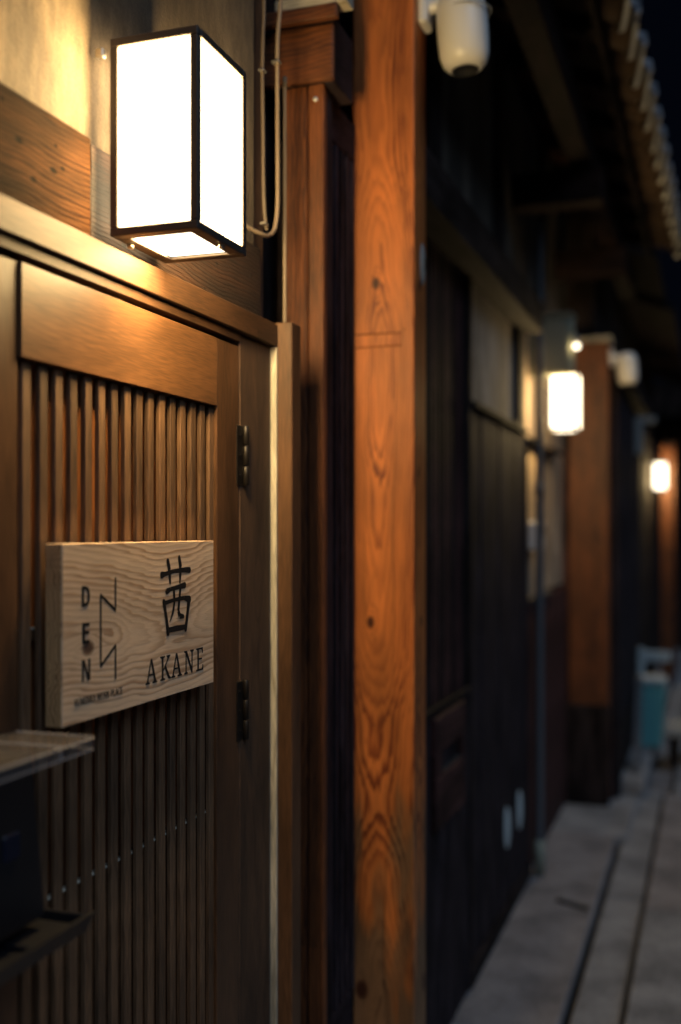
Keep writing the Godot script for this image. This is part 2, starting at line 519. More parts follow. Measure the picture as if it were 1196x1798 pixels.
# ------------------------------------------------------------------ the box lantern (origin at the middle of its foot, against the wall at -x)
func lantern(label: String, at: Vector3, power: float) -> Node3D:
	var o := thing("wall_lantern", label, "lantern", at, "lit lanterns along the alley")
	var hx := 0.0590
	var hz := 0.071
	var hh := 0.240
	var t := 0.0105
	for sx in [-1, 1]:
		for sz in [-1, 1]:
			put(o, "frame_post", block_mesh(Vector3(t, hh - 2 * t, t), 0.001, 1, Vector2.ZERO), M.black_metal, at + Vector3(sx * (hx - t / 2), hh / 2, sz * (hz - t / 2)))
	var foot := 0.0175
	for k in 2:
		var y: float = [t / 2, hh - t / 2][k]
		var w: float = [foot, t][k]
		for s in [-1, 1]:
			put(o, "frame_rail", block_mesh(Vector3(2 * hx, t, w), 0.001, 0, Vector2.ZERO), M.black_metal, at + Vector3(0, y, s * (hz - w / 2)))
			put(o, "frame_rail", block_mesh(Vector3(w, t, 2 * hz - 2 * w), 0.001, 2, Vector2.ZERO), M.black_metal, at + Vector3(s * (hx - w / 2), y, 0))
	var gap := 0.004
	put(o, "pane", block_mesh(Vector3(2 * hx - 2 * t, hh - 2 * t, 0.003), 0.0, 1, Vector2.ZERO), M.glow, at + Vector3(0, hh / 2, hz - gap - 0.0015))
	put(o, "pane", block_mesh(Vector3(2 * hx - 2 * t, hh - 2 * t, 0.003), 0.0, 1, Vector2.ZERO), M.glow, at + Vector3(0, hh / 2, -hz + gap + 0.0015))
	put(o, "pane", block_mesh(Vector3(0.003, hh - 2 * t, 2 * hz - 2 * t), 0.0, 1, Vector2.ZERO), M.glow, at + Vector3(hx - gap - 0.0015, hh / 2, 0))
	put(o, "pane", block_mesh(Vector3(2 * hx - 2 * foot, 0.003, 2 * hz - 2 * foot), 0.0, 0, Vector2.ZERO), M.glow, at + Vector3(0, gap + 0.0015, 0))
	put(o, "top_plate", block_mesh(Vector3(2 * hx - 2 * t - 0.001, 0.003, 2 * hz - 2 * t - 0.001), 0.0, 0, Vector2.ZERO), M.black_metal, at + Vector3(0, hh - 0.004, 0))
	put(o, "pane", block_mesh(Vector3(0.003, hh - 2 * t, 2 * hz - 2 * t), 0.0, 1, Vector2.ZERO), M.glow, at + Vector3(-hx + gap + 0.0015, hh / 2, 0))
	put(o, "mounting_box", block_mesh(Vector3(0.027, hh * 0.55, 0.036), 0.001, 1, Vector2.ZERO), M.black_metal, at + Vector3(-hx - 0.0125, hh / 2, 0))
	put(o, "wall_bolt", block_mesh(Vector3(0.012, 0.012, 0.010), 0.002, 1, Vector2.ZERO), M.steel, at + Vector3(-hx - 0.012, hh * 0.93, hz + 0.001))
	var knob := lathe([Vector2(0.0, 0.0), Vector2(0.0035, 0.0008), Vector2(0.0042, 0.003), Vector2(0.0042, 0.006), Vector2(0, 0.006)], 12)
	put(o, "screw", knob, M.steel, at + Vector3(-hx + 0.005, -0.0055, hz * 0.42))
	put(o, "screw", knob, M.steel, at + Vector3(hx - 0.006, -0.0052, -hz * 0.1))
	# soft light of the same size as each glowing face
	var faces := [[Vector3(0, hh / 2, hz - gap + 0.0012), Vector3(0, 0, 1), Vector2(2 * hx - 2 * t, hh - 2 * t), 1.0], [Vector3(0, hh / 2, -hz + gap - 0.0012), Vector3(0, 0, -1), Vector2(2 * hx - 2 * t, hh - 2 * t), 1.0],
		[Vector3(hx - gap + 0.0012, hh / 2, 0), Vector3(1, 0, 0), Vector2(2 * hz - 2 * t, hh - 2 * t), 1.0], [Vector3(0, gap - 0.0012, 0), Vector3(0, -1, 0), Vector2(2 * hx - 2 * foot, 2 * hz - 2 * foot), 2.3]]
	faces.append([Vector3(-hx + gap - 0.0012, hh / 2, 0), Vector3(-1, 0, 0), Vector2(2 * hz - 2 * t, hh - 2 * t), 0.10])
	for f in faces:
		var a := AreaLight3D.new()
		a.name = "lantern_light"
		a.light_color = LAMP_WARM.linear_to_srgb()
		a.area_size = f[2]
		a.area_normalize_energy = true
		a.light_energy = power * f[2].x * f[2].y * f[3]
		a.set("area_range", 30.0)
		a.shadow_enabled = true
		a.position = f[0]
		a.basis = Basis.looking_at(f[1], Vector3.UP if absf(f[1].y) < 0.5 else Vector3.RIGHT)
		o.add_child(a, true)
	return o

# ------------------------------------------------------------------ ground
func ground() -> void:
	var g := B(self, "ground", M.earth, [-30, 30], [-0.3, -0.075], [-15, 60], 2, 0.0)
	g.set_meta("kind", "structure")
	var p := Node3D.new()
	p.name = "pavement"
	add_child(p)
	p.set_meta("kind", "structure")
	var d := 0.9
	var k := 0
	while d < 13.0:
		var sh := 0.0 if d < 4.4 else 0.045
		B(p, "apron_slab", M.stone if k % 2 == 0 else M.stone_warm, [-0.86, -0.408 + sh], [-0.05, 0.0 - 0.003 * (k % 3)], [d, d + 2.07], 2, 0.006)
		d += 2.078
		k += 1
	d = 0.7
	while d < 13.0:
		var sh := 0.0 if d < 4.4 else 0.045
		B(p, "gutter_cover", M.stone_warm if k % 3 == 0 else M.stone, [-0.388 + sh, -0.250 + sh * 0.9], [-0.08, -0.030 - 0.004 * (k % 2)], [d, d + 1.795], 2, 0.006)
		d += 1.8
		k += 1
	d = 0.4
	while d < 13.0:
		var sh := 0.0 if d < 4.4 else 0.04
		B(p, "paving_slab", M.stone if k % 2 == 0 else M.stone_warm, [-0.234 + sh, 0.36], [-0.05, -0.004 * (k % 2)], [d, d + 1.84], 2, 0.006)
		B(p, "paving_slab", M.stone, [0.372, 1.1], [-0.05, -0.004], [d + 0.3, d + 2.14], 2, 0.006)
		d += 1.85
		k += 1

# ------------------------------------------------------------------ the near house: plaster, lintel, slatted door
func near_house() -> void:
	var h := thing("timber_house", "plastered timber house with lit lintel and slatted brown door behind the wooden sign", "house", Vector3(-0.75, 0, -1.2), "timber houses along the alley")
	B(h, "plaster_wall", M.plaster, [-0.86, -0.715], [1.842, 3.3], [-0.4, 1.648], 1, 0.006, 0)
	B(h, "lintel_beam", M.beam, [-0.84, -0.702], [1.722, 1.850], [0.30, 1.128], 2, 0.003)
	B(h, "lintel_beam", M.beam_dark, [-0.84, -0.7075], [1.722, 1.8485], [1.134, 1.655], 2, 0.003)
	B(h, "corner_post", M.jamb, [-0.86, -0.728], [1.735, 3.3], [1.657, 1.715], 1, 0.003)
	B(h, "head_rail", M.rail, [-0.80, -0.690], [1.690, 1.7265], [0.30, 1.684], 2, 0.0012)
	B(h, "door_head", M.rail, [-0.80, -0.697], [1.6755, 1.6885], [0.30, 1.549], 2, 0.0008)
	B(h, "jamb", M.jamb, [-0.80, -0.700], [0.0, 1.6885], [1.5535, 1.678], 1, 0.002)
	B(h, "stop_strip", M.pale, [-0.735, -0.6905], [0.0, 1.688], [1.682, 1.6865], 1, 0.0005)
	B(h, "corner_board", M.board_brown, [-0.80, -0.665], [0.0, 1.730], [1.688, 1.729], 1, 0.0015)
	B(h, "inner_wall", M.dark, [-1.6, -0.84], [0.0, 3.3], [-0.4, 1.72], 1, 0.0)  # unseen dark block added to keep sky and light out
	B(h, "door_sill", M.stone, [-0.86, -0.66], [-0.02, 0.045], [-0.2, 1.685], 2, 0.005)
	# the door
	var door := Node3D.new()
	door.name = "door"
	door.set_meta("label", "slatted brown wooden door with solid panel across its top")
	h.add_child(door)
	B(door, "stile", M.stile, [-0.742, -0.7025], [0.05, 1.6685], [0.845, 0.9835], 1, 0.0012)
	B(door, "stile", M.stile, [-0.742, -0.700], [0.05, 1.6685], [1.4705, 1.5495], 1, 0.0012)
	B(door, "panel", M.panel, [-0.742, -0.699], [1.5665, 1.6685], [0.985, 1.469], 2, 0.0008)
	B(door, "bottom_rail", M.stile, [-0.742, -0.701], [0.05, 0.16], [0.985, 1.469], 2, 0.001)
	B(door, "back_board", M.slat_back, [-0.742, -0.7212], [0.161, 1.5655], [0.985, 1.469], 1, 0.0)
	B(door, "kick_board", M.stile, [-0.7210, -0.7125], [0.161, 0.960], [0.985, 1.469], 2, 0.0006)
	B(door, "ledge_strip", M.pale, [-0.7210, -0.7122], [0.9603, 0.9628], [0.985, 1.469], 2, 0.0003)  # pale strip added to paint the lamp light on this ledge
	B(door, "cross_rail", M.stile, [-0.7210, -0.7135], [1.258, 1.270], [0.985, 1.469], 2, 0.0004)
	B(door, "ledge_strip", M.pale, [-0.7210, -0.7132], [1.2703, 1.2722], [0.985, 1.469], 2, 0.0003)  # same painted highlight along the top of the cross rail
	for i in 16:
		var d := 1.0035 + 0.0307 * i
		B(door, "slat", M.slat, [-0.7120 + 0.0003 * ((i * 7) % 3), -0.7055 + 0.0004 * ((i * 5) % 3)], [0.162, 1.565], [d - 0.0078, d + 0.0078], 1, 0.0009, i % 5 + 1)
	for y in [1.4515, 1.0505]:
		B(door, "hinge", M.hinge, [-0.704, -0.6985], [y, y + 0.094], [1.5405, 1.563], 1, 0.0008)
		for k in 3:
			put(door, "hinge_knuckle", lathe([Vector2(0.0, 0.0), Vector2(0.0046, 0.0), Vector2(0.0052, 0.0008), Vector2(0.0052, 0.0292), Vector2(0.0046, 0.03), Vector2(0.0, 0.03)], 12), M.hinge, Vector3(-0.6965, y + 0.032 * k, -1.569))
			var sc := put(door, "hinge_screw", lathe([Vector2(0.0, 0.0), Vector2(0.003, 0.0004), Vector2(0.0034, 0.0012), Vector2(0.0, 0.0012)], 10), M.hinge, Vector3(-0.6978, y + 0.016 + 0.031 * k, -1.551))
			sc.rotation_degrees.z = 90

# ------------------------------------------------------------------ the wooden sign on the door
func stroke(st: SurfaceTool, pts: Array, lift: float) -> void:
	# pts: [along, up, half width]; flat ink on the face x = lift, along runs to -z
	var dense := []
	for i in pts.size() - 1:
		for k in 6:
			var t := k / 6.0
			dense.append([lerpf(pts[i][0], pts[i + 1][0], t), lerpf(pts[i][1], pts[i + 1][1], t), lerpf(pts[i][2], pts[i + 1][2], t)])
	dense.append(pts[-1])
	var nx := Vector3(1, 0, 0)
	for i in dense.size() - 1:
		var a := Vector2(dense[i][0], dense[i][1])
		var b := Vector2(dense[i + 1][0], dense[i + 1][1])
		var s := (b - a).normalized().orthogonal()
		var q := []
		for v in [a + s * dense[i][2], b + s * dense[i + 1][2], b - s * dense[i + 1][2], a - s * dense[i][2]]:
			q.append(Vector3(lift, v.y, -v.x))
		face(st, q, nx, [Vector2.ZERO, Vector2.ZERO, Vector2.ZERO, Vector2.ZERO])
	for e in [0, dense.size() - 1]:
		var ring := []
		var us := []
		for k in 8:
			ring.append(Vector3(lift + 0.00002, dense[e][1] + sin(TAU * k / 8) * dense[e][2], -(dense[e][0] + cos(TAU * k / 8) * dense[e][2])))
			us.append(Vector2.ZERO)
		face(st, ring, nx, us)

func lettering(parent: Node3D, called: String, text: String, font: String, weight: int, at: Vector3, width: float, height: float) -> void:
	var f := SystemFont.new()
	f.font_names = PackedStringArray([font])
	f.font_weight = weight
	var m := TextMesh.new()
	m.text = text
	m.font = f
	m.font_size = 64
	m.pixel_size = 0.001
	m.depth = 0.0004
	m.curve_step = 0.5
	m.horizontal_alignment = HORIZONTAL_ALIGNMENT_LEFT
	var box := m.get_aabb()
	var o := put(parent, called, m, M.ink)
	var sx := width / box.size.x
	var sy := height / box.size.y
	# box corner (min x, min y) lands on "at"
	o.basis = Basis(Vector3.UP, PI / 2) * Basis.from_scale(Vector3(sx, sy, 1.0))
	var corner := o.basis * Vector3(box.position.x, box.position.y, 0)
	o.position = at - corner - origin_of(parent)

func sign_board() -> void:
	var x0 := -0.6965
	var x1 := -0.675
	var d0 := 1.024
	var d1 := 1.407
	var y0 := 1.163
	var y1 := 1.366
	var s := thing("wooden_sign", "pale wooden sign board lettered AKANE and DEN hanging on the slatted door", "sign", Vector3(x0, y0, -(d0 + d1) / 2))
	B(s, "board", M.sign, [x0, x1], [y0, y1], [d0 + 0.0012, d1], 2, 0.0008, 0)
	B(s, "end_grain", M.sign_end, [x0 + 0.0006, x1 - 0.0006], [y0 + 0.0006, y1 - 0.0006], [d0, d0 + 0.0012], 1, 0.0004)
	B(s, "mounting_batten", M.slat, [-0.7038, x0 - 0.0002], [y0 + 0.07, y0 + 0.13], [d0 + 0.06, d1 - 0.06], 2, 0.001)
	var lift := x1 + 0.00025
	lettering(s, "letter", "D", "Droid Sans", 700, Vector3(lift, y0 + 0.1305, -(d0 + 0.040)), 0.0165, 0.0235)
	lettering(s, "letter", "E", "Droid Sans", 700, Vector3(lift, y0 + 0.0885, -(d0 + 0.0412)), 0.0145, 0.0235)
	lettering(s, "letter", "N", "Droid Sans", 700, Vector3(lift, y0 + 0.0460, -(d0 + 0.0405)), 0.0170, 0.0245)
	lettering(s, "lettering", "KOMINKA WORK PLACE", "Droid Sans", 400, Vector3(lift, y0 + 0.0195, -(d0 + 0.026)), 0.103, 0.0088)
	var names := "AKANE"
	var at_u := [0.186, 0.2245, 0.2545, 0.292, 0.3275]
	var wid := [0.030, 0.0285, 0.030, 0.0275, 0.0215]
	for i in 5:
		lettering(s, "letter", names[i], "Droid Serif", 400, Vector3(lift, y0 + 0.0225, -(d0 + at_u[i])), wid[i], 0.0315)
	var st := SurfaceTool.new()
	st.begin(Mesh.PRIMITIVE_TRIANGLES)
	var w := 0.00185
	var z := [[0.113, 0.160], [0.113, 0.122], [0.080, 0.142], [0.080, 0.059], [0.113, 0.080], [0.113, 0.041]]
	for i in 5:
		stroke(st, [[z[i][0], z[i][1], w], [z[i + 1][0], z[i + 1][1], w]], 0.00004 * (i + 1))
	put(s, "emblem", st.commit(), M.ink, Vector3(lift, y0, -d0))
	st = SurfaceTool.new()
	st.begin(Mesh.PRIMITIVE_TRIANGLES)
	var strokes := [
		[[0.228, 0.1595, 0.0048], [0.236, 0.1605, 0.0032], [0.262, 0.1635, 0.0028], [0.296, 0.1640, 0.0036], [0.307, 0.1635, 0.0042]],
		[[0.2445, 0.177, 0.0042], [0.249, 0.165, 0.0040], [0.251, 0.149, 0.0026]],
		[[0.2765, 0.181, 0.0036], [0.2805, 0.168, 0.0044], [0.2785, 0.148, 0.0022]],
		[[0.2415, 0.1375, 0.0042], [0.252, 0.1400, 0.0030], [0.275, 0.1420, 0.0032], [0.2925, 0.1435, 0.0044]],
		[[0.2610, 0.139, 0.0030], [0.2630, 0.124, 0.0030], [0.2590, 0.110, 0.0026], [0.2500, 0.0975, 0.0012]],
		[[0.2795, 0.140, 0.0030], [0.2765, 0.124, 0.0030], [0.2735, 0.110, 0.0032], [0.2780, 0.103, 0.0038], [0.2880, 0.1015, 0.0030]],
		[[0.2330, 0.1245, 0.0042], [0.2375, 0.112, 0.0034], [0.2420, 0.096, 0.0036], [0.2450, 0.083, 0.0044]],
		[[0.2335, 0.1225, 0.0030], [0.258, 0.1250, 0.0026], [0.290, 0.1265, 0.0030], [0.3060, 0.1235, 0.0052]],
		[[0.3040, 0.121, 0.0046], [0.3000, 0.104, 0.0036], [0.2945, 0.084, 0.0040]],
		[[0.2450, 0.0865, 0.0036], [0.270, 0.0872, 0.0040], [0.2960, 0.0870, 0.0034]]]
	for i in strokes.size():
		stroke(st, strokes[i], 0.00005 * (i + 1))
	put(s, "lettering", st.commit(), M.ink, Vector3(lift, y0, -d0))

# ------------------------------------------------------------------ cables on the corner of the plaster
func cables() -> void:
	var x := -0.7
	var pale := thing("cable", "thick pale cable hanging in a loop down the plaster corner beside the lantern", "cable", Vector3(x, 2.4, -1.70), "cables down the plaster corner")
	var pts := []
	for p in [[1.735, 2.9], [1.722, 2.45], [1.716, 2.30], [1.700, 2.21], [1.699, 2.10], [1.700, 2.0], [1.699, 1.93], [1.688, 1.89], [1.664, 1.872], [1.632, 1.865], [1.58, 1.868], [1.45, 1.885], [1.30, 1.90]]:
		pts.append(Vector3(x + 0.004 - (0.008 if p[0] < 1.6 else 0.0), p[1], -p[0]) - Vector3(x, 2.4, -1.70))
	put(pale, "sheath", tube(pts, 0.0036), M.cable_pale, Vector3(x, 2.4, -1.70))
	var dark := thing("cable", "thin dark cable with bright clips running straight down the plaster edge", "cable", Vector3(x, 2.4, -1.668), "cables down the plaster corner")
	pts = []
	for p in [[1.672, 2.9], [1.668, 2.3], [1.664, 2.22], [1.660, 2.14], [1.663, 2.05], [1.665, 1.95], [1.672, 1.90], [1.678, 1.885]]:
		pts.append(Vector3(-0.007, p[1] - 2.4, 1.668 - p[0]))
	put(dark, "sheath", tube(pts, 0.0032), M.cable_dark, Vector3(x, 2.4, -1.668))
	for c in [[1.660, 2.144], [1.668, 1.892]]:
		B(dark, "clip", M.steel, [x - 0.012, x - 0.0015], [c[1] - 0.002, c[1] + 0.002], [c[0] - 0.008, c[0] + 0.006], 0, 0.0006)
	B(pale, "clip", M.steel, [x - 0.004, x + 0.010], [2.170, 2.1745], [1.690, 1.702], 0, 0.0006)
	var c3 := thing("conduit", "slim straight grey conduit between the plaster corner and the orange gate posts", "conduit", Vector3(-0.70, 1.73, -1.742))
	put(c3, "pipe", tube([Vector3(0, 0, 0), Vector3(0, 0.2, 0), Vector3(0, 0.42, 0.0)], 0.0032), M.cable_pale, Vector3(-0.70, 1.73, -1.742))
	put(c3, "ferrule", lathe([Vector2(0.0, 0.0), Vector2(0.0045, 0.0), Vector2(0.0045, 0.018), Vector2(0.0, 0.018)], 10), M.cable_dark, Vector3(-0.70, 2.148, -1.742))

# ------------------------------------------------------------------ small dark wall unit with a clear hood, cut by the left edge
func wall_unit() -> void:
	var u := thing("hand_dispenser", "dark wall unit with clear plastic hood and dark tray on the door below the sign", "dispenser", Vector3(-0.69, 0.97, -0.9))
	B(u, "backing_plate", M.black_plastic, [-0.7035, -0.694], [0.975, 1.168], [0.76, 0.9585], 1, 0.002)
	put(u, "body", hexa([Vector3(-0.694, 0.99, 0.79), Vector3(-0.640, 0.99, 0.79), Vector3(-0.640, 0.99, 0.940), Vector3(-0.694, 0.99, 0.940),
		Vector3(-0.694, 1.155, 0.79), Vector3(-0.652, 1.155, 0.79), Vector3(-0.652, 1.155, 0.936), Vector3(-0.694, 1.155, 0.936)]), M.black_plastic)
	u.get_node("body").position = -u.position
	B(u, "indicator", M.blue, [-0.648, -0.6435], [1.058, 1.085], [0.880, 0.906], 1, 0.002)  # small plate that paints a blue glint on the dark body
	# hood: thin clear sheets with brighter edges
	var hood := Node3D.new()
	hood.name = "hood"
	u.add_child(hood)
	B(hood, "top_sheet", M.acrylic, [-0.694, -0.600], [1.1665, 1.169], [0.79, 0.9665], 2, 0.0)
	B(hood, "front_sheet", M.acrylic, [-0.6005, -0.598], [1.1565, 1.1662], [0.79, 0.9665], 2, 0.0)
	B(hood, "end_sheet", M.acrylic, [-0.694, -0.6008], [1.1565, 1.1662], [0.9645, 0.967], 0, 0.0)
	B(hood, "rib", M.acrylic, [-0.694, -0.6008], [1.150, 1.1662], [0.9065, 0.909], 0, 0.0)
	put(hood, "edge", tube([Vector3(-0.693, 1.1685, -0.9675), Vector3(-0.64, 1.1685, -0.9675), Vector3(-0.6015, 1.1685, -0.9675), Vector3(-0.5985, 1.1680, -0.965), Vector3(-0.5985, 1.1680, -0.88), Vector3(-0.5985, 1.1680, -0.79)], 0.0011, 8), M.acrylic_edge)
	put(hood, "edge", tube([Vector3(-0.693, 1.1565, -0.967), Vector3(-0.6015, 1.1565, -0.967), Vector3(-0.5985, 1.1565, -0.964), Vector3(-0.5985, 1.1565, -0.79)], 0.0009, 8), M.acrylic_edge)
	put(hood, "edge", tube([Vector3(-0.693, 1.1688, -0.9077), Vector3(-0.6, 1.1688, -0.9077), Vector3(-0.5985, 1.157, -0.9077)], 0.0010, 8), M.acrylic_edge)
	for k in hood.get_children():
		if k.name.begins_with("edge"):
			k.position = -u.position
	# tray: floor, sloping lip and ends
	var tr := Node3D.new()
	tr.name = "tray"
	u.add_child(tr)
	B(tr, "floor", M.black_plastic, [-0.694, -0.612], [0.968, 0.972], [0.79, 0.966], 2, 0.001)
	put(tr, "lip", hexa([Vector3(-0.614, 0.968, 0.79), Vector3(-0.609, 0.968, 0.79), Vector3(-0.609, 0.968, 0.968), Vector3(-0.614, 0.968, 0.968),
		Vector3(-0.603, 0.990, 0.79), Vector3(-0.597, 0.990, 0.79), Vector3(-0.597, 0.990, 0.968), Vector3(-0.603, 0.990, 0.968)]), M.black_plastic)
	tr.get_node("lip").position = -u.position
	B(tr, "end", M.black_plastic, [-0.694, -0.610], [0.972, 0.987], [0.962, 0.967], 0, 0.0008)
	B(tr, "liner", M.black_plastic, [-0.694, -0.613], [0.9722, 0.978], [0.890, 0.960], 2, 0.001)

# ------------------------------------------------------------------ gateway with lattice between the near door and the big post
func gateway() -> void:
	var g := thing("gateway", "narrow recessed gateway of orange brown posts and dark lattice left of the cedar post", "gateway", Vector3(-0.72, 0, -1.95))
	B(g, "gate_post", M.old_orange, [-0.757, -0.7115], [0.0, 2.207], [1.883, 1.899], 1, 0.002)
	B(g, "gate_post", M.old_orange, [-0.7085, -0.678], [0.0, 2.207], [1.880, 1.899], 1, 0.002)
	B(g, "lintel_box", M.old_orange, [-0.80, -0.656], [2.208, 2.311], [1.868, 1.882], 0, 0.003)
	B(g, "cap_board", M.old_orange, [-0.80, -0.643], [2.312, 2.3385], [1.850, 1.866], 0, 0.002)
	B(g, "side_lintel", M.charred, [-0.80, -0.659], [2.208, 2.330], [1.8835, 1.995], 2, 0.002)  # dark slab painting the unlit alley side of the lintel box
	B(g, "pale_board", M.pale, [-0.765, -0.625], [2.3395, 2.360], [1.855, 1.895], 0, 0.001)
	B(g, "side_board", M.charred, [-0.75, -0.6790], [0.0, 2.207], [1.9, 1.930], 1, 0.002)  # dark slab painting the unlit side of the orange gate post
	B(g, "lattice_rail", M.charred, [-0.72, -0.688], [2.13, 2.207], [1.9305, 2.098], 2, 0.002)
	for i in 5:
		B(g, "lattice_slat", M.charred, [-0.712, -0.688], [0.45, 2.129], [1.945 + i * 0.033, 1.961 + i * 0.033], 1, 0.0015, i % 3 + 1)
	B(g, "base_board", M.charred, [-0.72, -0.6955], [0.0, 0.449], [1.9305, 2.42], 2, 0.002)
	B(g, "back_panel", M.charred, [-0.79, -0.7205], [0.0, 2.13], [1.9305, 2.45], 1, 0.0)
	B(g, "recess_wall", M.dark, [-0.90, -0.80], [0.0, 3.2], [1.74, 2.5], 1, 0.0)  # dark block added behind the gateway to block light and sky
	var s := put(g, "screw", lathe([Vector2(0.0, 0.0), Vector2(0.0042, 0.0006), Vector2(0.0050, 0.002), Vector2(0, 0.0025)], 12), M.white, Vector3(-0.6935, 2.178, -1.8795))
	s.rotation_degrees.x = 90

func cedar_post() -> void:
	var p := thing("timber_post", "tall orange cedar post with dark knots and flame grain, in focus beside the gateway", "post", Vector3(-0.63, 0, -2.148), "orange timber posts along the alley")
	var m := put(p, "shaft", block_mesh(Vector3(0.129, 2.76, 0.096), 0.0025, 1, Vector2(0.0, 0.02)), M.post, Vector3(-0.6295, 1.37, -2.148))
	m.set_meta("kind", "thing")
	B(p, "inlaid_patch", M.post, [-0.6935, -0.592], [1.7535, 1.7785], [2.0988, 2.11], 1, 0.0012, 9)
	B(p, "patch_seam", M.dark, [-0.6935, -0.5905], [1.7788, 1.7806], [2.0993, 2.105], 0, 0.0)
	B(p, "patch_seam", M.dark, [-0.5916, -0.5902], [1.7535, 1.7785], [2.0993, 2.105], 1, 0.0)
	B(p, "patch_seam", M.dark, [-0.6935, -0.5905], [1.7521, 1.7532], [2.0995, 2.105], 0, 0.0)
	var c := thing("cover_plate", "small oval grey cover plate on the alley side of the big cedar post", "cover plate", Vector3(-0.565, 1.885, -2.15))
	var pr := []
	for k in 9:
		var a := PI * k / 8.0 - PI / 2
		pr.append(Vector2(maxf(cos(a) * 0.017, 0.0), 0.044 + sin(a) * 0.044))
	var o := put(c, "plate", lathe(pr, 20), M.grey, Vector3(-0.565, 1.885, -2.165))
	o.scale = Vector3(0.35, 1, 1)
	B(c, "slot", M.socket, [-0.5592, -0.5575], [1.915, 1.942], [2.162, 2.168], 1, 0.0004)

# white spotlight: capsule body with an open dark end, on an arm; "at" is the top of the arm's plate on the post
func spotlight(label: String, at: Vector3, dx: float) -> Node3D:
	var o := thing("spotlight", label, "spotlight", at, "white spotlights on the posts")
	var pr := [Vector2(0.024, 0.004), Vector2(0.027, 0.0), Vector2(0.033, 0.002), Vector2(0.0445, 0.013), Vector2(0.0500, 0.030), Vector2(0.0515, 0.06), Vector2(0.0520, 0.090), Vector2(0.0515, 0.115), Vector2(0.0485, 0.136), Vector2(0.040, 0.152), Vector2(0.024, 0.161), Vector2(0.0, 0.164)]
	var b := put(o, "body", lathe(pr, 36), M.white, at + Vector3(dx, -0.115, 0))
	b.rotation_degrees = Vector3(0, 0, 4)
	var s := put(o, "dark_opening", lathe([Vector2(0.0, 0.012), Vector2(0.020, 0.010), Vector2(0.0245, 0.0025), Vector2(0.0285, 0.0008)], 28), M.socket, at + Vector3(dx, -0.1165, 0))
	s.rotation_degrees = Vector3(0, 0, 4)
	var sm := put(o, "seam", lathe([Vector2(0.0500, 0.0), Vector2(0.0530, 0.0006), Vector2(0.0530, 0.0022), Vector2(0.0500, 0.0028)], 36), M.grey, at + Vector3(dx, -0.002, 0))
	sm.rotation_degrees = Vector3(0, 0, 4)
	put(o, "arm", tube([at + Vector3(0.005, 0.02, 0) - at, at + Vector3(dx * 0.45, 0.025, 0) - at, at + Vector3(dx * 0.86, 0.005, 0) - at], 0.014, 12), M.white, at)
	put(o, "wall_plate", block_mesh(Vector3(0.020, 0.085, 0.06), 0.006, 1, Vector2.ZERO), M.white, at + Vector3(0.010, 0.025, 0))
	return o

